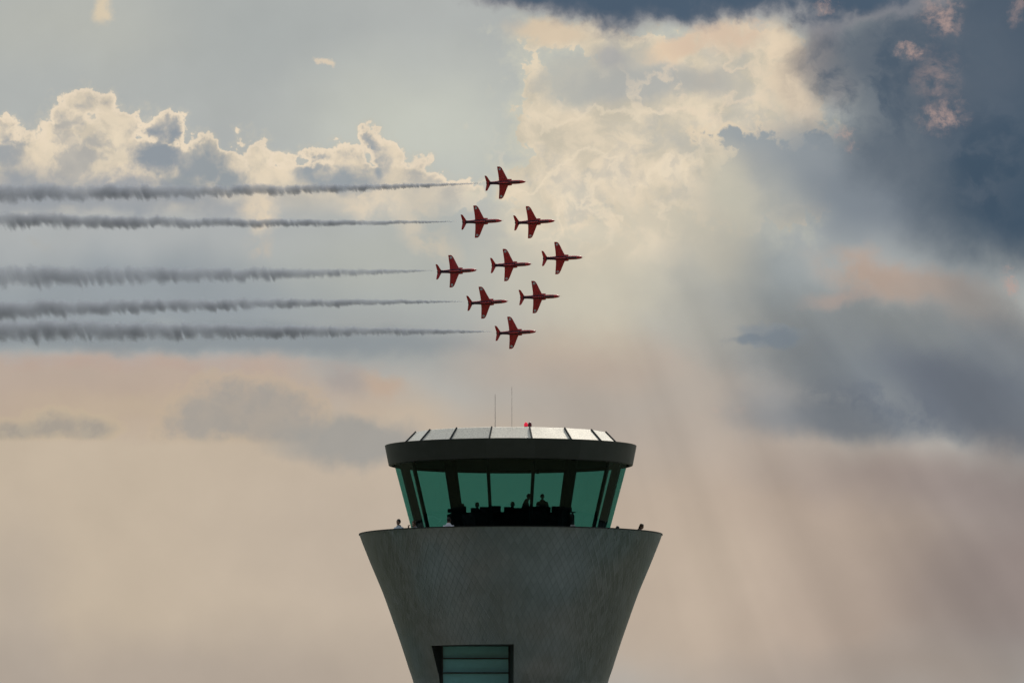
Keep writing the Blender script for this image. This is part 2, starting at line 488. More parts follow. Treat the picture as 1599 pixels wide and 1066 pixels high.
# ================================================================ ground
m_grass, T, p = mat('airfield_grass')
co = T.node('ShaderNodeTexCoord').outputs['Object']
n1 = T.noise(co, 0.004, 6.0, 0.6); n2 = T.noise(co, 0.6, 4.0, 0.6)
gcol = T.mix(T.smooth(n1, 0.4, 0.6), (0.05, 0.062, 0.03, 1), (0.085, 0.085, 0.05, 1))
T.put(p.inputs['Base Color'], T.mix(T.smooth(n2, 0.3, 0.7, 0, 0.4), gcol, (0.04, 0.05, 0.02, 1)))
p.inputs['Roughness'].default_value = 0.95
g = MB(); gv = [g.bm.verts.new((x, y, 0)) for x, y in ((-30000, -30000), (30000, -30000), (30000, 30000), (-30000, 30000))]; g.bm.faces.new(gv)
tag(g.build('ground', m_grass), kind='structure')
m_apron = simple('concrete_apron', (0.30, 0.29, 0.27), 0.9, scale=0.4)
a = MB(); a.bm.faces.new([a.bm.verts.new((TX + x, TY + y, 0.004)) for x, y in ((-40, -30), (40, -30), (40, 40), (-40, 40))])
tag(a.build('apron', m_apron), kind='structure')

# ================================================================ control tower
tower = empty('control_tower', (TX, TY, 0))
tag(tower, 'flared grey control tower clad in diamond shingles with a green glass cab on top', 'control tower')
ZR = Z(835.2)                                # top of the flared parapet
prof = [(835.2, 236.5), (845, 233.0), (860, 227.0), (881, 218.5), (903, 209.2), (925, 200.0), (950, 190.8), (975, 182.0), (997, 174.3), (1019, 167.0), (1043, 159.3), (1066, 152.0)]
prof = [(r / S, Z(y)) for y, r in prof]
prof += [(3.80, 21.6), (3.62, 19.8), (3.50, 17.6), (3.45, 15.0), (3.50, 12.0), (3.66, 9.0), (3.95, 6.0), (4.40, 3.0), (5.00, 0.0)]
# resample the profile finely
def resample(pr, step):
    o = []
    zs = [q[1] for q in pr]
    z = zs[0]
    n = int((zs[0] - zs[-1]) / step)
    for i in range(n + 1):
        z = zs[0] + (zs[-1] - zs[0]) * i / n
        for k in range(len(pr) - 1):
            if pr[k][1] >= z >= pr[k + 1][1]:
                t = (pr[k][1] - z) / (pr[k][1] - pr[k + 1][1])
                p0 = pr[max(k - 1, 0)]; p1 = pr[k]; p2 = pr[k + 1]; p3 = pr[min(k + 2, len(pr) - 1)]
                m1 = (p2[0] - p0[0]) / (p2[1] - p0[1]) if p0 != p1 else (p2[0] - p1[0]) / (p2[1] - p1[1])
                m2 = (p3[0] - p1[0]) / (p3[1] - p1[1]) if p3 != p2 else (p2[0] - p1[0]) / (p2[1] - p1[1])
                h = p2[1] - p1[1]
                r = (2*t**3 - 3*t*t + 1) * p1[0] + (t**3 - 2*t*t + t) * h * m1 + (-2*t**3 + 3*t*t) * p2[0] + (t**3 - t*t) * h * m2
                o.append((r, z)); break
    return o
PR = resample(prof, 0.14)
def rad_at(z):
    for (r0, z0), (r1, z1) in zip(PR, PR[1:]):
        if z0 >= z >= z1: return r0 + (r1 - r0) * (z0 - z) / (z0 - z1)
    return PR[-1][0]

# shingle cladding
m_clad, T, p = mat('diamond_shingle_cladding')
co = T.node('ShaderNodeTexCoord').outputs['Object']
X_, Y_, Z_ = T.sep(co)
u = T.math('MULTIPLY', T.math('ARCTAN2', X_, T.math('MULTIPLY', Y_, -1.0)), 124 / (2 * math.pi))
v = T.math('MULTIPLY', Z_, 2.2)
A_ = T.math('ADD', u, v); B_ = T.math('SUBTRACT', u, v)
fa = T.math('FRACT', A_); fb = T.math('FRACT', B_)
wn = T.node('ShaderNodeTexWhiteNoise', noise_dimensions='2D')
T.put(wn.inputs['Vector'], T.xyz(T.math('FLOOR', A_), T.math('FLOOR', B_), 0))
def edge(f): return T.smooth(T.math('MINIMUM', f, T.math('SUBTRACT', 1.0, f)), 0.0, 0.12)
joint = T.math('MULTIPLY', edge(fa), edge(fb))
tone = T.math('MULTIPLY_ADD', wn.outputs['Value'], 0.16, 0.92)
big = T.noise(co, 0.35, 5.0, 0.6); streak = T.noise(T.vec('MULTIPLY', co, (1.6, 1.6, 0.12)), 1.0, 4.0, 0.6)
tone = T.math('MULTIPLY', tone, T.math('MULTIPLY_ADD', T.math('ADD', big, streak), 0.3, 0.7))
tone = T.math('MULTIPLY', tone, T.math('MULTIPLY_ADD', joint, 0.15, 0.85))
warmth = T.smooth(T.noise(co, 0.22, 2.0, 0.5), 0.4, 0.62)
T.put(p.inputs['Base Color'], T.vec('SCALE', T.mix(warmth, (0.20, 0.25, 0.29, 1), (0.225, 0.245, 0.265, 1)), s=tone))
p.inputs['Metallic'].default_value = 0.85
T.put(p.inputs['Roughness'], T.math('MULTIPLY_ADD', wn.outputs['Value'], 0.12, 0.36))
b = T.node('ShaderNodeBump'); b.inputs['Strength'].default_value = 0.35; b.inputs['Distance'].default_value = 0.03
T.put(b.inputs['Height'], T.math('ADD', T.math('MULTIPLY', joint, 0.6), T.math('MULTIPLY', T.math('ADD', fa, fb), -0.3)))
T.l.new(b.outputs[0], p.inputs['Normal'])

m_dark = simple('dark_coated_steel', (0.02, 0.023, 0.023), 0.6, 0.1)
m_blackcol = simple('black_column_paint', (0.007, 0.009, 0.009), 0.7, 0.0, spec=0.2)
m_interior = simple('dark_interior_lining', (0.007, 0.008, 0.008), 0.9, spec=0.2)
m_fascia, T, p = mat('fascia_panels')
co = T.node('ShaderNodeTexCoord').outputs['Object']
X_, Y_, Z_ = T.sep(co)
u = T.math('MULTIPLY_ADD', T.math('ARCTAN2', X_, T.math('MULTIPLY', Y_, -1.0)), 16 / (2 * math.pi), 0.5)
wn = T.node('ShaderNodeTexWhiteNoise', noise_dimensions='1D'); T.put(wn.inputs['W'], T.math('FLOOR', u))
n = T.noise(co, 2.0, 5.0, 0.6)
T.put(p.inputs['Base Color'], T.vec('SCALE', (0.065, 0.073, 0.072), s=T.math('MULTIPLY', T.math('MULTIPLY_ADD', wn.outputs['Value'], 0.25, 0.85), T.math('MULTIPLY_ADD', n, 0.4, 0.8))))
p.inputs['Metallic'].default_value = 0.6; p.inputs['Roughness'].default_value = 0.5
m_roof, T, p = mat('roof_metal')
co = T.node('ShaderNodeTexCoord').outputs['Object']
n = T.noise(co, 22.0, 3.0, 0.7); n2 = T.noise(co, 1.2, 4.0, 0.6)
T.put(p.inputs['Base Color'], T.mix(T.smooth(n, 0.3, 0.7), (0.58, 0.55, 0.50, 1), (0.86, 0.82, 0.74, 1)))
p.inputs['Metallic'].default_value = 0.5
T.put(p.inputs['Roughness'], T.math('MULTIPLY_ADD', n2, 0.2, 0.5))
b = T.node('ShaderNodeBump'); b.inputs['Strength'].default_value = 0.25; b.inputs['Distance'].default_value = 0.01
T.put(b.inputs['Height'], n); T.l.new(b.outputs[0], p.inputs['Normal'])

def glass(name, col, gl=0.06, rough=0.02):
    m = bpy.data.materials.new(name); m.use_nodes = True
    T = NT(m.node_tree); T.n.clear()
    out = T.node('ShaderNodeOutputMaterial'); tr = T.node('ShaderNodeBsdfTransparent'); gs = T.node('ShaderNodeBsdfGlossy'); mx = T.node('ShaderNodeMixShader')
    tr.inputs[0].default_value = (*col, 1); gs.inputs['Roughness'].default_value = rough; gs.inputs['Color'].default_value = (0.75, 0.9, 0.85, 1)
    ge = T.node('ShaderNodeNewGeometry')
    fc = T.math('ABSOLUTE', T.vec('DOT_PRODUCT', ge.outputs['Normal'], ge.outputs['Incoming']))
    T.put(mx.inputs[0], T.math('MULTIPLY_ADD', T.math('POWER', T.math('SUBTRACT', 1.0, fc, clamp=True), 4.0), 0.25, gl))
    T.l.new(tr.outputs[0], mx.inputs[1]); T.l.new(gs.outputs[0], mx.inputs[2]); T.l.new(mx.outputs[0], out.inputs[0])
    return m
m_cabglass = glass('green_tinted_cab_glass', (0.205, 0.465, 0.44), 0.04)
m_winglass = simple('shaded_window_glass', (0.17, 0.46, 0.50), 0.22, 0.0, spec=0.8)

# wall of the shaft, with the window opening left out; angles measured from the camera-facing side
NA = 216
WZ1, WZ0 = Z(1013), Z(1172)                  # opening top and foot
ia0, ia1 = round(-47.5 / 360 * NA), round(1.8 / 360 * NA)
bm = bmesh.new()
PRz = [q for q in PR]
PRz.insert(next(i for i, q in enumerate(PRz) if q[1] < WZ1), (rad_at(WZ1), WZ1))
PRz.insert(next(i for i, q in enumerate(PRz) if q[1] < WZ0), (rad_at(WZ0), WZ0))
rings = [[bm.verts.new((r * math.sin(2 * math.pi * i / NA), -r * math.cos(2 * math.pi * i / NA), z)) for i in range(NA)] for r, z in PRz]
for k in range(len(PRz) - 1):
    zc = (PRz[k][1] + PRz[k + 1][1]) / 2
    for i in range(NA):
        si = i if i < NA / 2 else i - NA
        if WZ0 < zc < WZ1 and ia0 <= si < ia1: continue
        bm.faces.new((rings[k][i], rings[k][(i + 1) % NA], rings[k + 1][(i + 1) % NA], rings[k + 1][i]))
# inner face of the parapet
RI = rad_at(ZR - 1.25) - 0.16
inn = [(PR[0][0] - 0.16, ZR), (RI, ZR - 1.25)]
ir = [[bm.verts.new((r * math.sin(2 * math.pi * i / NA), -r * math.cos(2 * math.pi * i / NA), z)) for i in range(NA)] for r, z in inn]
for k in range(2):
    A = rings[0] if k == 0 else ir[0]; B = ir[k]
    for i in range(NA): bm.faces.new((A[(i + 1) % NA], A[i], B[i], B[(i + 1) % NA]))
w = MB(); w.bm.free(); w.bm = bm
wall = w.build('wall', m_clad, tower, smooth=True, angle=40)
# reveals of the opening (the deep recess)
rv = MB()
yb = -2.55                                   # plane of the glazing
def wp(si, z):
    r = rad_at(z); a = 2 * math.pi * si / NA
    return Vector((r * math.sin(a), -r * math.cos(a), z))
zs = [WZ0 + (WZ1 - WZ0) * i / 24 for i in range(25)]
xl, xr = -107.5 / S, -1.5 / S
rv.loft([[wp(ia0, z) for z in zs], [Vector((xl, yb, z)) for z in zs]], cap=False, closed=False)
rv.loft([[wp(ia1, z) for z in zs], [Vector((xr, yb, z)) for z in zs]], cap=False, closed=False)
for z in (WZ1, WZ0):
    front = [wp(s, z) for s in range(ia0, ia1 + 1)]
    back = [Vector((xl + (xr - xl) * i / (len(front) - 1), yb, z)) for i in range(len(front))]
    rv.loft([front, back], cap=False, closed=False)
rv.build('window_reveal', m_dark, tower)
win = MB()
for x in (xl + 0.03, xr - 0.03): win.box((x, yb + 0.02, (WZ0 + WZ1) / 2), (0.06, 0.10, WZ1 - WZ0 - 0.02))
for y_ in (1027.5, 1050, 1080, 1110, 1140):
    win.box(((xl + xr) / 2, yb - 0.01, Z(y_, -2.5)), (xr - xl - 0.12, 0.12, 0.055))
wf = win.build('window', m_dark, tower)
tag(wf, 'recessed blue green window with dark horizontal bars')
pn = MB(); pn.box(((xl + xr) / 2, yb + 0.09, (WZ0 + WZ1) / 2), (xr - xl, 0.02, WZ1 - WZ0))
pn.build('pane', m_winglass, wf)
# parapet cap, walkway
MB().lathe([(PR[0][0] + 0.03, ZR + 0.004), (PR[0][0] + 0.03, ZR + 0.045), (PR[0][0] - 0.20, ZR + 0.045), (PR[0][0] - 0.20, ZR + 0.004), (PR[0][0] + 0.03, ZR + 0.004)], 216, cap=False).build('parapet_cap', m_dark, tower)
MB().lathe([(RI - 0.01, ZR - 1.25), (3.0, ZR - 1.22)], 96, cap=True).build('walkway', m_dark, tower)
# cab
ph = math.pi / 16
def Rg(y): return (185 - 0.2727 * (y - 727)) / S
yt, yb_ = 721.0, 856.0
ang = [ph + 2 * math.pi * i / 16 for i in range(16)]
def P16(a, r, z): return Vector((r * math.sin(a), -r * math.cos(a), z))
for i in range(16):
    a0, a1 = ang[i], ang[(i + 1) % 16]
    q = MB()
    o = [P16(a0, Rg(yt), Z(yt)), P16(a1, Rg(yt), Z(yt)), P16(a1, Rg(yb_), Z(yb_)), P16(a0, Rg(yb_), Z(yb_))]
    c = sum(o, Vector()) / 4
    o = [c + (v_ - c) * 0.995 for v_ in o]
    q.bm.faces.new([q.bm.verts.new(v_) for v_ in o])
    q.build('window_pane', m_cabglass, tower)
thick = (1, 3, 12, 14)
for i in range(16):
    a_ = ang[i]; deg = math.degrees(a_) % 360; d = min(deg, 360 - deg)
    q = MB()
    is_col = abs(d - 33.75) < 1 or abs(d - 78.75) < 1 or abs(d - 146.25) < 1 or abs(d - 101.25) < 1
    if is_col:
        r0, r1, w0, w1 = (Rg(yt) * S - 15.5) / S, (Rg(yb_) * S - 13) / S, 0.40, 0.31
        name, dep = 'column', 0.30
    else:
        r0, r1, w0, w1 = Rg(yt) - 0.07, Rg(yb_) - 0.07, 0.12, 0.10
        name, dep = 'mullion', 0.10
    def ring(r, z, w_):
        e1 = Vector((math.cos(a_), math.sin(a_), 0)); e2 = Vector((math.sin(a_), -math.cos(a_), 0)); c = e2 * r + Vector((0, 0, z))
        return [c + e1 * w_ / 2 + e2 * dep / 2, c - e1 * w_ / 2 + e2 * dep / 2, c - e1 * w_ / 2 - e2 * dep / 2, c + e1 * w_ / 2 - e2 * dep / 2]
    q.loft([ring(r0, Z(yt) - 0.02, w0), ring(r1, Z(yb_) + 0.02, w1)])
    q.build(name, m_blackcol, tower)
MB().lathe([(Rg(yb_) + 0.04, Z(856) - 0.05), (Rg(yb_) + 0.04, Z(850)), (Rg(yb_) - 0.10, Z(850)), (Rg(yb_) - 0.10, Z(856) - 0.05)], 16, ph, cap=False).build('sill', m_dark, tower)
MB().lathe([(3.70, ZR + 0.0), (3.70, ZR - 0.22)], 16, ph).build('cab_floor', m_interior, tower)
zt, zb = Z(696), Z(726.5)
MB().lathe([(197 / S, zt), (191.0 / S, zb), (186.5 / S, zb - 0.03), (186.5 / S, zb + 0.10), (190 / S, zt - 0.1)], 64, ph, cap=False).build('fascia', m_fascia, tower, smooth=True, angle=30)
MB().lathe([(185 / S, Z(723)), (185 / S, Z(723) + 0.08)], 16, ph).build('ceiling', m_interior, tower)
MB().lathe([(196.6 / S, zt + 0.004), (170 / S, zt + 0.02)], 64, ph, cap=False).build('gutter', m_fascia, tower)
zr = Z(676)
rf = MB().lathe([(171 / S, zt - 0.02), (150.5 / S, zr), (147 / S, zr + 0.012)], 16, ph).build('roof', m_roof, tower)
for i in range(16):
    a_ = ang[i]; q = MB()
    q.tube([P16(a_, 171.5 / S, zt), P16(a_, 151 / S, zr + 0.015)], 0.035, 6)
    q.build('roof_seam', m_dark, rf)

# ================================================================ things on the roof
m_whip = simple('whip_antenna_paint', (0.34, 0.31, 0.29), 0.5)
def antenna(px, ytop, dy, label, r0):
    x = (px - 797.5) / S
    e = empty('whip_antenna', (TX + x, TY + dy, zr + 0.012))
    tag(e, label, 'antenna', 'whip antennas on the tower roof')
    h = Z(ytop, dy) - zr
    MB().tube([(0, 0, 0), (0, 0, 0.05), (0, 0, 0.09), (0, 0, 0.10)], [0.07, 0.07, 0.03, 0.02], 12).build('base', m_dark, e)
    MB().tube([(0, 0, 0.10), (0, 0, h * 0.5), (0, 0, h)], [r0, r0 * 0.8, r0 * 0.6], 8).build('mast', m_whip, e)
antenna(773.3, 616, -2.6, 'shorter thin whip antenna standing on the roof, left of the tall one', 0.013)
antenna(799.3, 604, -1.8, 'taller hair thin whip antenna standing near the middle of the roof', 0.009)
m_redlit, T, p = mat('lit_red_lamp_glass')
p.inputs['Base Color'].default_value = (0.6, 0.01, 0.03, 1); p.inputs['Roughness'].default_value = 0.15
p.inputs['Emission Color'].default_value = (1.0, 0.03, 0.08, 1); p.inputs['Emission Strength'].default_value = 0.5
m_redoff = simple('unlit_red_lamp_glass', (0.12, 0.008, 0.015), 0.2)
for px, m_, lab in ((821.2, m_redlit, 'lit bright red obstruction lamp on the roof edge'), (827.2, m_redoff, 'unlit dark red obstruction lamp beside the lit one')):
    e = empty('obstruction_light', (TX + (px - 797.5) / S, TY - 3.55, zr + 0.012)); tag(e, lab, 'warning lamp', 'red lamps on the tower roof')
    MB().tube([(0, 0, 0), (0, 0, 0.035)], 0.075, 16).build('base', m_dark, e)
    MB().lathe([(0.072, 0.035), (0.082, 0.08), (0.075, 0.14), (0.05, 0.19), (0.015, 0.215)], 20).build('lamp_lens', m_, e, smooth=True)

# ================================================================ inside the cab
desk = empty('control_desk', (TX, TY, ZR + 0.0)); tag(desk, 'long dark control desk carrying screens across the middle of the cab', 'desk')
def H(y, dy=0.0): return Z(y, dy) - ZR
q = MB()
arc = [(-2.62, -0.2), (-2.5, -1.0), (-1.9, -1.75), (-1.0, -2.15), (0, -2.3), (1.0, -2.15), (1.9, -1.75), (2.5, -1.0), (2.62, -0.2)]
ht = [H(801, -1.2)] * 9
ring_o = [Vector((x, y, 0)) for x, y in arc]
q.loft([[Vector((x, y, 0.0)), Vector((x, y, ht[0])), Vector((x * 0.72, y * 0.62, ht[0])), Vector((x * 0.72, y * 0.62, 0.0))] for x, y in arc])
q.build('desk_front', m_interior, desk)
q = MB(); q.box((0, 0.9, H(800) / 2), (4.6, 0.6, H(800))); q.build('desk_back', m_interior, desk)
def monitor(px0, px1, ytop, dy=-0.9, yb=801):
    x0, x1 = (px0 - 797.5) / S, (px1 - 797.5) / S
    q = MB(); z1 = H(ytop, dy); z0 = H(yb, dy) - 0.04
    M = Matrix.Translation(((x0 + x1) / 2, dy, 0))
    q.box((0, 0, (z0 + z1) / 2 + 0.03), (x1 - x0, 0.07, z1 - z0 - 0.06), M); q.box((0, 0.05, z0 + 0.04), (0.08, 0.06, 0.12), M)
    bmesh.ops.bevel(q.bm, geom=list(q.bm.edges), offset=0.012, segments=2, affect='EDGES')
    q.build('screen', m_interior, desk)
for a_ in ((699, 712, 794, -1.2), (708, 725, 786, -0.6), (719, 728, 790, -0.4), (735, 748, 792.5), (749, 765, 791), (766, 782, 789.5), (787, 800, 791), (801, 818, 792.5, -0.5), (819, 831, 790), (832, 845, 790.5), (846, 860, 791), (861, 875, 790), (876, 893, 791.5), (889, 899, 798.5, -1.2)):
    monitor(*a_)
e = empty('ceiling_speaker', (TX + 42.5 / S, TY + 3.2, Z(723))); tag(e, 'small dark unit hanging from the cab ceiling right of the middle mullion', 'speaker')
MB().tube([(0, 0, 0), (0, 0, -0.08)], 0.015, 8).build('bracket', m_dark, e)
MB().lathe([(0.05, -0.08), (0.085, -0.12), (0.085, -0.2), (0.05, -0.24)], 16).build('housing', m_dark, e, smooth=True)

# ================================================================ people
m_skin = simple('skin', (0.40, 0.24, 0.17), 0.6)
def cloth(name, col): return simple(name, col, 0.9, 0.0, 0.2, 12.0, 0.2)
m_lblue = cloth('pale_blue_shirt', (0.60, 0.67, 0.76)); m_grey = cloth('grey_shirt', (0.38, 0.38, 0.41)); m_white = cloth('white_shirt', (0.80, 0.80, 0.88))
m_black = cloth('black_top', (0.02, 0.022, 0.025)); m_navy = cloth('dark_trousers', (0.03, 0.035, 0.05))
m_hairb = simple('dark_hair', (0.012, 0.01, 0.01), 0.5); m_hairn = simple('brown_hair', (0.07, 0.035, 0.015), 0.5)

def skin_mesh(verts, edges, radii, root=0, sub=1):
    me = bpy.data.meshes.new('t'); me.from_pydata(verts, edges, [])
    o = bpy.data.objects.new('t', me); C.objects.link(o)
    md = o.modifiers.new('s', 'SKIN')
    for i, r in enumerate(radii):
        me.skin_vertices[0].data[i].radius = (r, r) if not isinstance(r, tuple) else r
    me.skin_vertices[0].data[root].use_root = True
    md.use_smooth_shade = True; md.branch_smoothing = 0.5
    sb = o.modifiers.new('u', 'SUBSURF'); sb.levels = sub; sb.render_levels = sub
    dg = bpy.context.evaluated_depsgraph_get()
    r = bpy.data.meshes.new_from_object(o.evaluated_get(dg))
    bpy.data.objects.remove(o); bpy.data.meshes.remove(me)
    return r

def person(label, x, y, zfloor, height, top, face=0.0, lean=0.0, seated=False, hair=None, hair_long=False, side=0.0, arms='rail', legs=None, group=None):
    """standing or seated figure facing local -Y; lean bends the trunk forward (radians), side tilts it"""
    e = empty('person', (x, y, zfloor), (0, 0, face)); tag(e, label, 'person', group)
    k = height / 1.75
    hip = Vector((0, 0.0, 0.93 if not seated else 0.50))
    Rm = Matrix.Rotation(lean, 3, 'X') @ Matrix.Rotation(side, 3, 'Y')
    def up(v): return hip + Rm @ Vector(v)
    V = []; E = []; Rr = []
    def add(p, r, par=None):
        V.append(Vector(p) * k); Rr.append(r * k * 1.15)
        if par is not None: E.append((par, len(V) - 1))
        return len(V) - 1
    pel = add(hip, 0.145); wst = add(up((0, 0, 0.17)), 0.13, pel); ch = add(up((0, 0, 0.38)), 0.155, wst); nb = add(up((0, 0, 0.51)), 0.11, ch)
    nk = add(up((0, -0.01, 0.62)), 0.062, nb)
    for s in (-1, 1):
        if seated:
            kn = Vector((s * 0.13, -0.42, 0.50)); an = Vector((s * 0.13, -0.40, 0.09))
        else:
            kn = hip + Vector((s * 0.11, -0.03, -0.44)); an = Vector((s * 0.12, 0.03, 0.09))
        h = add(hip + Vector((s * 0.09, 0, -0.06)), 0.095, pel); k1 = add(kn, 0.06, h); a1 = add(an, 0.04, k1)
        t1 = add(an + Vector((s * 0.02, -0.16, -0.055)), 0.035, a1)
    hands = []
    for s in (-1, 1):
        sh = add(up((s * 0.20, 0, 0.46)), 0.068, ch)
        shp = up((s * 0.18, 0, 0.47))
        if arms == 'rail': el = shp + Vector((s * 0.06, -0.12, -0.26)); wr = el + Vector((-s * 0.04, -0.23, 0.06))
        elif arms == 'desk': el = shp + Vector((s * 0.07, -0.05, -0.27)); wr = el + Vector((-s * 0.10, -0.24, 0.02))
        elif arms == 'camera': el = shp + Vector((s * 0.08, -0.20, -0.14)); wr = el + Vector((-s * 0.14, -0.10, 0.20))
        else: el = shp + Vector((s * 0.05, 0.02, -0.29)); wr = el + Vector((0, -0.06, -0.25))
        e1 = add(el, 0.042, sh); w1 = add(wr, 0.028, e1)
        d = (wr - el).normalized(); pc = wr + d * 0.07; add(pc, 0.030, w1); hands.append((wr, d, s))
    me = skin_mesh(V, E, Rr)
    bm = bmesh.new(); bm.from_mesh(me)
    # head, nose, ears, jaw
    hc = up((0, -0.03, 0.705)); HM = Matrix.Translation(hc * k) @ Rm.to_4x4() @ Matrix.Scale(k, 4)
    def bl(c, sc):
        bmesh.ops.create_uvsphere(bm, u_segments=16, v_segments=10, radius=1.0, matrix=HM @ Matrix.Translation(c) @ Matrix.Diagonal((*sc, 1)))
    bl((0, 0, 0.0), (0.075, 0.092, 0.105)); bl((0, -0.035, -0.06), (0.052, 0.055, 0.055)); bl((0, -0.095, -0.015), (0.013, 0.02, 0.024))
    for s in (-1, 1): bl((s * 0.076, 0.0, -0.01), (0.01, 0.02, 0.03))
    # fingers and thumbs
    for wr, d, s in hands:
        side_v = d.cross(Vector((0, 0, 1))).normalized()
        for j in range(4):
            L = (0.068, 0.08, 0.074, 0.058)[j]; b0 = wr + d * 0.085 + side_v * (j - 1.5) * 0.019
            b1 = b0 + d * L * 0.6 + Vector((0, 0, -0.012)); b2 = b1 + d * L * 0.3 + Vector((0, 0, -0.03))
            add_t = MB(); add_t.tube([b0 * k, b1 * k, b2 * k], [0.0085 * k, 0.008 * k, 0.006 * k], 6)
            tm = bpy.data.meshes.new('f'); add_t.bm.to_mesh(tm); add_t.bm.free(); bm.from_mesh(tm); bpy.data.meshes.remove(tm)
        add_t = MB(); b0 = wr + d * 0.03 - side_v * s * 0.02; add_t.tube([b0 * k, (b0 - side_v * s * 0.03 + d * 0.03) * k, (b0 - side_v * s * 0.035 + d * 0.06) * k], [0.011 * k, 0.009 * k, 0.007 * k], 6)
        tm = bpy.data.meshes.new('f'); add_t.bm.to_mesh(tm); add_t.bm.free(); bm.from_mesh(tm); bpy.data.meshes.remove(tm)
    bm.to_mesh(me); bm.free(); me.name = 'body'
    me.materials.clear()
    for m_ in (m_skin, top, legs or m_navy): me.materials.append(m_)
    inv = Rm.transposed()
    for f in me.polygons:
        c = Vector(f.center) / k; l = inv @ (c - hip); f.use_smooth = True
        dh = min((c - (wr + d * 0.02)).length for wr, d, s in hands)
        near_hand = any(((c - wr).dot(d) > -0.01 and (c - wr).length < 0.2) for wr, d, s in hands)
        if l.z > 0.575 or near_hand: f.material_index = 0
        elif l.z > -0.02 and (not seated or c.z > 0.56 or c.y > -0.1): f.material_index = 1
        else: f.material_index = 2
    o = bpy.data.objects.new('body', me); C.objects.link(o); o.parent = e
    # hair
    h = MB(); h.ball((0, 0.016, 0.020), 1.0, (0.088, 0.098, 0.108), 18, HM)
    if hair_long:
        h.ball((0, 0.055, -0.06), 1.0, (0.080, 0.055, 0.12), 16, HM)
    ho = h.build('hair', hair or m_hairb, e, smooth=True)
    return e
ZW = ZR - 1.235
def out_person(px, ytop, dy, label, top, **kw):
    x = (px - 797.5) / S
    hgt = Z(ytop, dy) - ZW
    L = kw.get('lean', 0.0)
    full = hgt / ((0.93 + (0.73 * math.cos(L)) + 0.11) / 1.75) if L else hgt * 1.75 / 1.77
    return person(label, TX + x, TY + dy, ZW, full, top, group='spectators on the tower walkway', **kw)
gi = 'controllers inside the glass cab'
out_person(623.5, 809.5, -2.6, 'dark haired person in a pale blue shirt standing at the left end of the parapet', m_lblue, face=R(-40), arms='rail')
out_person(650.5, 812, -3.55, 'person in a grey shirt leaning over the parapet in front of the left glass edge', m_grey, face=R(-35), lean=0.2, arms='camera', hair=m_hairn)
out_person(700.5, 806, -4.55, 'person in a white shirt at the parapet below the left thick column', m_white, face=R(160), lean=0.1, arms='down')
out_person(957.5, 820.5, -3.2, 'black haired person whose head just clears the parapet beside the right glass edge', m_black, face=R(30), lean=0.5, arms='rail')
out_person(991, 816.5, -1.5, 'brown haired person in black leaning on the far right of the parapet', m_black, face=R(60), lean=0.45, arms='rail', hair=m_hairn, hair_long=True)
def in_person(px, ytop, dy, label, **kw):
    x = (px - 797.5) / S; seated = kw.get('seated', False)
    hgt = Z(ytop, dy) - ZR
    L = kw.get('lean', 0.0); base = (0.50 if seated else 0.93) + 0.73 * math.cos(L) + 0.12
    person(label, TX + x, TY + dy, ZR + 0.001, hgt / base * 1.75, m_black, group=gi, **kw)
in_person(745, 783, 0.2, 'silhouetted controller sitting in the left part of the cab, only the head showing', seated=True, arms='desk')
in_person(800.5, 782, 0.1, 'silhouetted controller sitting left of the bending one', seated=True, arms='desk')
in_person(816, 769.5, 0.0, 'silhouetted controller standing and bending beside the middle mullion', lean=0.35, face=R(80), arms='desk')
in_person(847, 770, 0.1, 'silhouetted upright controller right of the middle mullion with shoulders showing', arms='down')
# chairs for the seated ones
def chair(x, y, label):
    e = empty('office_chair', (x, y, ZR + 0.001)); tag(e, label, 'chair', 'chairs inside the cab')
    q = MB(); q.box((0, 0, 0.42), (0.46, 0.46, 0.06)); bmesh.ops.bevel(q.bm, geom=list(q.bm.edges), offset=0.02, segments=2, affect='EDGES'); q.build('seat', m_interior, e)
    q = MB(); q.box((0, 0.25, 0.68), (0.42, 0.05, 0.34)); q.build('backrest', m_interior, e)
    q = MB(); q.tube([(0, 0, 0.05), (0, 0, 0.39)], 0.03, 10)
    for i in range(5):
        a_ = 2 * math.pi * i / 5; q.tube([(0, 0, 0.08), (0.27 * math.cos(a_), 0.27 * math.sin(a_), 0.03)], 0.018, 6)
    q.tube([(0, 0.2, 0.40), (0, 0.26, 0.55)], 0.02, 6)
    q.build('base', m_dark, e)
chair(TX + (745 - 797.5) / S, TY + 0.25, 'office chair under the leftmost seated controller')
chair(TX + (800.5 - 797.5) / S, TY + 0.15, 'office chair under the seated controller near the middle')
# small pale floodlight on the parapet
e = empty('floodlight', (TX + 96 / S, TY - 5.48, ZR + 0.045)); tag(e, 'tiny pale twin floodlight on the parapet at the right end of the desk', 'floodlight')
m_pale = simple('pale_grey_housing', (0.45, 0.47, 0.48), 0.4)
for s in (-1, 1):
    q = MB(); q.box((s * 0.055, 0, 0.05), (0.07, 0.06, 0.06), Matrix.Rotation(s * 0.2, 4, 'Z')); q.build('lamp', m_pale, e)
MB().box((0, 0, 0.01), (0.18, 0.05, 0.02)).build('bracket', m_dark, e)

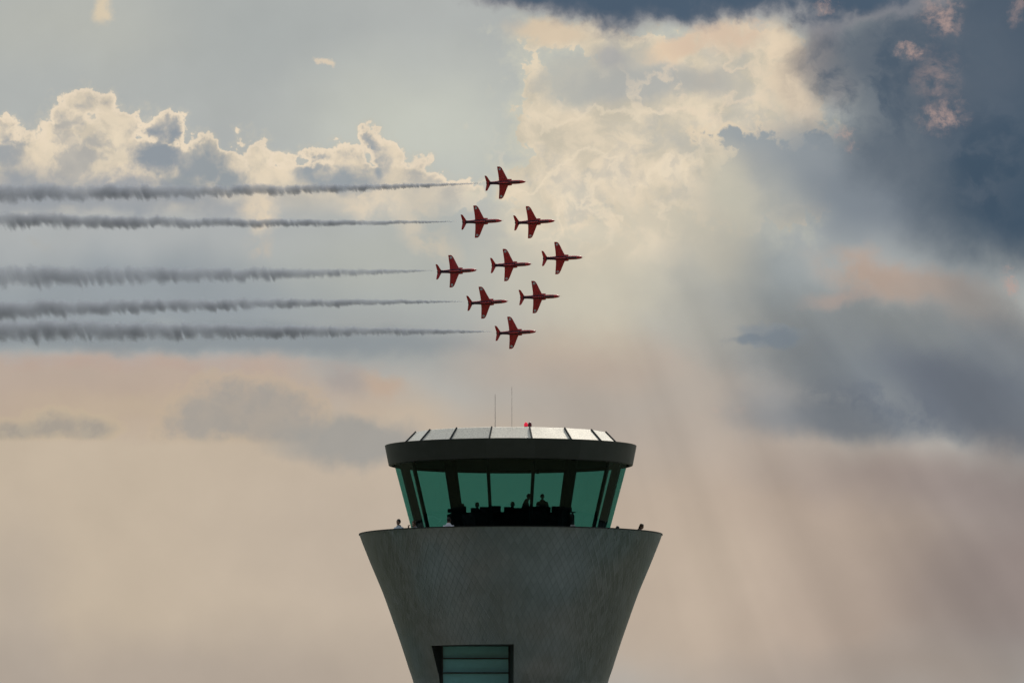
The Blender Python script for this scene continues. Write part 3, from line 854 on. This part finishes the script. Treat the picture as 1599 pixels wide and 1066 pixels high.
# ================================================================ display jets
JY = 3500.0
JS = F / JY                                  # photo pixels per metre at the jets
m_red, T, p = mat('gloss_red_paint')
co = T.node('ShaderNodeTexCoord').outputs['Object']
n = T.noise(co, 1.3, 5.0, 0.6)
T.put(p.inputs['Base Color'], T.mix(T.smooth(n, 0.3, 0.7), (0.56, 0.018, 0.030, 1), (0.68, 0.030, 0.042, 1)))
p.inputs['Roughness'].default_value = 0.3; p.inputs['Coat Weight'].default_value = 0.6
m_jwhite = simple('white_marking_paint', (0.75, 0.75, 0.78), 0.4)
m_jblue = simple('blue_marking_paint', (0.015, 0.03, 0.12), 0.4)
m_belly_shade = simple('painted_belly_shade', (0.055, 0.016, 0.045), 0.45)  # dark purple puts the shade under the fuselage into the colour
m_can = simple('canopy_glass', (0.06, 0.09, 0.10), 0.1, 0.0, spec=0.9)
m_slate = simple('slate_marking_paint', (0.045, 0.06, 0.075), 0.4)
m_noz = simple('scorched_nozzle_metal', (0.10, 0.09, 0.085), 0.4, 0.8)
m_black_j = simple('intake_black', (0.01, 0.01, 0.012), 0.8)

def build_jet():
    root = empty('display_jet', (0, 0, 0))
    # local frame: +X nose, +Y left wing, +Z up; d = metres behind the nose
    def xs(d): return 5.85 - d
    N = 28
    st_ = [(0.0, 0.03, -0.11, -0.05), (0.12, 0.15, -0.21, 0.06), (0.45, 0.33, -0.38, 0.20), (1.1, 0.46, -0.50, 0.34), (2.0, 0.54, -0.58, 0.42), (3.2, 0.57, -0.62, 0.48), (4.4, 0.59, -0.67, 0.54),
           (5.4, 0.60, -0.68, 0.60), (6.5, 0.64, -0.66, 0.64), (7.6, 0.60, -0.60, 0.58), (8.8, 0.52, -0.50, 0.50), (9.9, 0.45, -0.40, 0.44), (10.8, 0.38, -0.30, 0.40), (11.4, 0.32, -0.22, 0.36)]
    rings = []
    for d, hw, zb_, zt_ in st_:
        r = []
        for i in range(N):
            a_ = 2 * math.pi * i / N; ca, sa = math.cos(a_), math.sin(a_)
            ex = 0.85
            r.append(Vector((xs(d), hw * math.copysign(abs(ca) ** ex, ca), (zb_ + zt_) / 2 + (zt_ - zb_) / 2 * math.copysign(abs(sa) ** ex, sa))))
        rings.append(r)
    body = MB().loft(rings).build('fuselage', m_red, root, smooth=True, angle=50)
    MB().tube([(xs(0.02), 0, -0.08), (xs(-0.55), 0, -0.08)], [0.018, 0.01], 8).build('nose_probe', m_noz, body)
    # belly fairing, run far aft to carry the painted shade of the underside
    MB().loft([[Vector((xs(d), y, z)) for y, z in ((-w_, -0.45), (-w_ * 0.7, zb_), (w_ * 0.7, zb_), (w_, -0.45))] for d, w_, zb_ in ((4.5, 0.45, -0.68), (5.2, 0.58, -0.76), (7.4, 0.52, -0.74), (9.0, 0.40, -0.56), (10.8, 0.28, -0.42))]).build('belly_fairing', m_belly_shade, root)
    # smoke pod slung under the centre line
    MB().tube([(xs(d), 0, -0.98) for d in (4.6, 4.9, 5.5, 6.9, 7.6, 8.1)], [0.03, 0.14, 0.22, 0.22, 0.14, 0.03], 16).build('smoke_pod', m_red, root, smooth=True)
    MB().box((xs(6.2), 0, -0.78), (1.2, 0.08, 0.16)).build('pylon', m_red, root)
    # intakes
    for s in (-1, 1):
        prof_ = []
        for d, yo, zc, hz in ((4.25, 0.92, 0.02, 0.36), (4.9, 0.97, 0.0, 0.42), (6.0, 0.92, -0.02, 0.44), (7.2, 0.78, 0.0, 0.40), (8.4, 0.55, 0.02, 0.30)):
            yi = 0.40
            prof_.append([Vector((xs(d), s * (yi + (yo - yi) * t), zc + hz * q_)) for t, q_ in ((0, -1), (0.75, -0.95), (1, -0.6), (1, 0.6), (0.75, 0.95), (0, 1))])
        it = MB().loft(prof_).build('intake', m_red, root, smooth=True, angle=40)
        MB().box((xs(4.23), s * 0.70, 0.02), (0.03, 0.36, 0.58)).build('intake_mouth', m_black_j, it)
    # wings: outline swept, thick at the root, low on the body
    def wing(name, le, te, ys, z0, dih, th, m_, s, par=root, extra=0):
        rings = []
        for l, t, y in zip(le, te, ys):
            c = t - l; pr_ = []
            for fx, fz in ((0, 0), (0.04, 0.45), (0.15, 0.85), (0.4, 1.0), (0.7, 0.6), (1, 0.04), (1, -0.04), (0.7, -0.35), (0.4, -0.6), (0.15, -0.55), (0.04, -0.3)):
                pr_.append(Vector((xs(l + fx * c), s * y, z0 + y * dih + fz * th * c)))
            rings.append(pr_)
        return MB().loft(rings).build(name, m_, par, smooth=True, angle=35)
    for s in (-1, 1):
        w_ = wing('wing', [4.75, 5.15, 5.68, 6.52, 6.85, 7.12, 7.45], [7.85, 7.85, 7.90, 8.10, 8.16, 8.20, 8.18], [0.0, 0.85, 1.9, 3.7, 4.25, 4.52, 4.68], -0.42, 0.035, 0.055, m_red, s)
        # roundel below the tip, following the wing's underside
        for r_, m_, dz in ((0.37, m_jblue, 0.0), (0.35, m_jwhite, 0.006), (0.07, m_red, 0.012)):
            q = MB(); cy, cx = 3.93, 7.42
            top_ = [q.bm.verts.new((xs(cx) + r_ * math.cos(2 * math.pi * i / 20), s * (cy + r_ * math.sin(2 * math.pi * i / 20)), -0.42 + (cy + r_ * math.sin(2 * math.pi * i / 20)) * 0.035 - 0.052 - dz)) for i in range(20)]
            q.bm.faces.new(top_)
            ext = bmesh.ops.extrude_face_region(q.bm, geom=list(q.bm.faces)); bmesh.ops.translate(q.bm, vec=(0, 0, 0.02), verts=[v_ for v_ in ext['geom'] if isinstance(v_, bmesh.types.BMVert)])
            q.build('roundel', m_, w_)
        wing('tailplane', [10.15, 10.45, 11.35, 11.62], [11.65, 11.72, 12.02, 12.05], [0.0, 0.35, 1.95, 2.2], 0.12, -0.17, 0.05, m_red, s)
        # ventral strakes
        q = MB(); q.loft([[Vector((xs(d), s * (0.28 + 0.01), -0.30)), Vector((xs(d), s * (0.28 - 0.01), -0.30)), Vector((xs(d2), s * (0.42 - 0.01), -0.62)), Vector((xs(d2), s * (0.42 + 0.01), -0.62))] for d, d2 in ((9.7, 10.0), (10.9, 10.8))]); q.build('ventral_strake', m_belly_shade, root)
    # fin
    rings = []
    for l, t, z in ((8.3, 11.45, 0.25), (9.35, 11.55, 0.75), (10.3, 11.75, 1.7), (10.85, 11.95, 2.35), (11.1, 11.95, 2.5)):
        c = t - l
        rings.append([Vector((xs(l + fx * c), fy * 0.05 * c, z)) for fx, fy in ((0, 0), (0.2, 0.8), (0.5, 1), (1, 0.05), (1, -0.05), (0.5, -1), (0.2, -0.8))])
    fin = MB().loft(rings).build('fin', m_jblue, root, smooth=True, angle=35)
    # canopy
    MB().loft([[Vector((xs(d), w_ * math.cos(math.pi * i / 10), zb_ + h_ * math.sin(math.pi * i / 10))) for i in range(11)] for d, w_, zb_, h_ in
               ((1.7, 0.10, 0.28, 0.04), (2.2, 0.30, 0.30, 0.34), (2.9, 0.38, 0.34, 0.52), (4.0, 0.40, 0.40, 0.60), (4.9, 0.34, 0.46, 0.44), (5.7, 0.12, 0.56, 0.08))]).build('canopy', m_can, root, smooth=True, angle=60)
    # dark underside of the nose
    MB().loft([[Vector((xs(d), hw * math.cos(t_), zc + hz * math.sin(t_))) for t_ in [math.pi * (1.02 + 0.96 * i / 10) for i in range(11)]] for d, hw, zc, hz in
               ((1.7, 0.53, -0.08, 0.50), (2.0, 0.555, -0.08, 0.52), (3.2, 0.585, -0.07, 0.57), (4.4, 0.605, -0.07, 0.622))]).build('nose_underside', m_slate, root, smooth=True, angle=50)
    # nozzle
    MB().tube([(xs(11.38), 0, 0.06), (xs(11.75), 0, 0.06)], [0.27, 0.22], 20).build('exhaust_nozzle', m_noz, root, smooth=True, angle=40)
    MB().tube([(xs(11.2), 0, 0.40), (xs(11.9), 0, 0.42)], [0.09, 0.03], 10).build('tail_bullet', m_red, root)
    return root

ex = Vector((0.970, -0.215, 0.024)).normalized()
ey = Vector((0.058, 0.150, -0.985)); ey = (ey - ex * ex.dot(ey)).normalized()
ez = ex.cross(ey)
JM = Matrix((ex, ey, ez)).transposed()
proto = build_jet()
jets = [(820.9, 283.6, 'topmost red jet of the diamond, trailing smoke', 0.0),
        (783.8, 344.4, 'red jet on the left of the second row, trailing smoke', 0.2),
        (866.2, 344.8, 'red jet on the right of the second row, without smoke', -0.4),
        (744.3, 421.6, 'rearmost red jet at the left corner of the diamond, trailing smoke', -0.3),
        (829.5, 412.2, 'red jet in the very middle of the diamond, without smoke', 0.3),
        (909.7, 401.8, 'leading red jet at the right corner of the diamond', 0.8),
        (792.9, 470.2, 'red jet on the left of the row below the middle, trailing smoke', -0.5),
        (874.2, 462.4, 'red jet on the right of the row below the middle, without smoke', 0.6),
        (837.1, 517.4, 'lowest red jet of the diamond, trailing smoke', -0.2)]
heads = []
for i, (px, py, lab, tilt) in enumerate(jets):
    o = proto if i == 0 else copy_tree(proto)
    rj = random.Random(40 + i)
    M = Matrix.Rotation(R(tilt), 3, 'Y') @ JM @ Matrix.Rotation(R(rj.uniform(-6, 6)), 3, 'X') @ Matrix.Rotation(R(rj.uniform(-1.5, 1.5)), 3, 'Y')
    Y = JY + (i % 3 - 1) * 4.0
    nose = pt(px, py, Y)
    o.location = nose - M @ Vector((5.85, 0, -0.08))
    o.rotation_euler = M.to_euler()
    tag(o, lab, 'jet', 'red display jets in diamond formation')
    heads.append((o, M, Y))

# ================================================================ smoke trails
def trail_mat(name, c1, c2, rk, seed, dens, drop):
    m = bpy.data.materials.new(name); m.use_nodes = True
    T = NT(m.node_tree); T.n.clear()
    out = T.node('ShaderNodeOutputMaterial'); pv = T.node('ShaderNodeVolumePrincipled')
    T.l.new(pv.outputs[0], out.inputs['Volume'])
    co = T.node('ShaderNodeTexCoord').outputs['Object']
    s, y, z = T.sep(co)
    s = T.math('MAXIMUM', s, 0.3)
    r = T.math('MULTIPLY', T.math('POWER', s, 0.7), rk)
    cz = T.math('MULTIPLY_ADD', T.math('MULTIPLY', s, s), c2, T.math('MULTIPLY', s, c1))
    zn = T.math('DIVIDE', T.math('SUBTRACT', z, cz), r); yn = T.math('DIVIDE', y, r)
    g = T.math('MULTIPLY', T.math('POWER', s, 0.36), 24.0)
    lean_ = T.math('MULTIPLY_ADD', zn, -0.42, g)
    Pn = T.xyz(lean_, T.math('ADD', yn, seed), T.math('MULTIPLY', zn, 0.8))
    n1 = T.noise(Pn, 0.85, 6.0, 0.66)
    Pl = T.xyz(T.math('MULTIPLY', g, 0.45), seed + 5.0, 0.0)
    low = T.math('SUBTRACT', T.noise(Pl, 0.5, 2.0, 0.5), 0.5)
    tooth = T.math('SUBTRACT', 0.22, T.math('MULTIPLY', T.math('ABSOLUTE', T.math('SUBTRACT', T.noise(T.xyz(lean_, seed + 2.0, 0.0), 1.0, 3.0, 0.6), 0.5)), 2.2))
    tm_ = T.smooth(T.noise(T.xyz(g, seed + 4.0, 0.0), 0.35, 2.0, 0.5), 0.35, 0.65, 0.5, 1.3)
    tooth = T.math('MULTIPLY', tooth, T.math('MULTIPLY', tm_, T.smooth(zn, 0.5, -0.5, 0.25, 1.0)))
    zn2 = T.math('ADD', zn, T.math('MULTIPLY', low, 0.7))
    zpos = T.math('MULTIPLY', T.math('MAXIMUM', zn2, 0.0), 1.15); zneg = T.math('MULTIPLY', T.math('MINIMUM', zn2, 0.0), drop)
    zz = T.math('ADD', zpos, zneg)
    d = T.math('SQRT', T.math('ADD', T.math('MULTIPLY', zz, zz), T.math('MULTIPLY', yn, yn)))
    f = T.math('ADD', T.math('SUBTRACT', 0.90, d), T.math('MULTIPLY_ADD', T.math('SUBTRACT', n1, 0.5), 1.7, T.math('MULTIPLY', tooth, 1.25)))
    shape = T.smooth(f, 0.0, 0.6, 0.0, 0.85)
    patchy = T.smooth(T.noise(T.xyz(g, seed + 9.0, 0.0), 0.22, 3.0, 0.5), 0.3, 0.65, 0.7, 1.15)
    age = T.smooth(s, 20.0, 150.0, 1.0, 1.05)
    near = T.smooth(s, 0.5, 10.0, 0.5, 1.0)
    de = T.math('MULTIPLY', T.math('MULTIPLY', shape, T.math('DIVIDE', dens, r)), T.math('MULTIPLY', T.math('MULTIPLY', patchy, age), near))
    T.put(pv.inputs['Density'], de)
    pv.inputs['Color'].default_value = (0.57, 0.605, 0.69, 1); pv.inputs['Anisotropy'].default_value = 0.1
    try: m.cycles.volume_step_rate = 0.03
    except Exception as ex_: print(ex_)
    return m
# head jet index, photo start x, rows along the trail (x -> y), half-thickness factor
def trail(ji, x0, rows, rk, dens, label, seed, drop=1.0):
    jet, M, Y = heads[ji]
    start = pt(x0, rows[0], Y)
    hd = Vector((-0.9755, 0.22, 0.0)).normalized()      # away along the flown path
    yv = Vector((0, 0, 1)).cross(hd).normalized(); zv = Vector((0, 0, 1))
    RM = Matrix((hd, yv, zv)).transposed()
    o = MB(); L = (x0 + 260) / JS / 0.9755
    y1, y2 = rows[1], rows[2]                # photo rows at x=400 and x=0
    s1, s2 = (x0 - 400) / JS / 0.9755, x0 / JS / 0.9755
    def zat(px, py, s_):
        Yd = Y + hd.y * s_
        return pt(px, py, Yd).z - start.z
    d1, d2 = zat(400, y1, s1), zat(0, y2, s2)
    # d = c1*s + c2*s^2 through both points
    c2 = (d2 / s2 - d1 / s1) / (s2 - s1); c1 = d1 / s1 - c2 * s1
    rings = []
    for i in range(49):
        s_ = 0.3 + (L - 0.3) * i / 48
        r_ = rk * s_ ** 0.7 * 1.9 + 0.05; c_ = c1 * s_ + c2 * s_ * s_
        rings.append([Vector((s_, 0.85 * r_ * math.cos(2 * math.pi * k_ / 12), c_ + r_ * math.sin(2 * math.pi * k_ / 12))) for k_ in range(12)])
    o.loft(rings)
    ob = o.build('smoke_trail', trail_mat('smoke_of_trail', c1, c2, rk, seed, dens, drop))
    ob.location = start; ob.rotation_euler = RM.to_euler()
    tag(ob, label, 'smoke trail', 'grey smoke trails behind the jets')
if WITH_TRAILS:
    trail(0, 754, (286.0, 295.8, 298.5), 0.110, 1.6, 'topmost smoke trail, streaming left behind the top jet', 1.3)
    trail(1, 717, (345.6, 347.6, 341.5), 0.096, 1.6, 'second smoke trail from the top, behind the left jet of the second row', 7.9)
    trail(3, 679, (422.0, 426.0, 427.5), 0.136, 1.35, 'middle smoke trail with ragged edges, behind the rearmost jet', 15.2, 0.85)
    trail(6, 727, (470.5, 473.5, 481.0), 0.114, 1.6, 'second smoke trail from the bottom, behind the lower left jet', 23.7)
    trail(8, 771, (517.4, 514.5, 511.5), 0.120, 1.6, 'lowest smoke trail, behind the bottom jet', 31.1, 0.8)
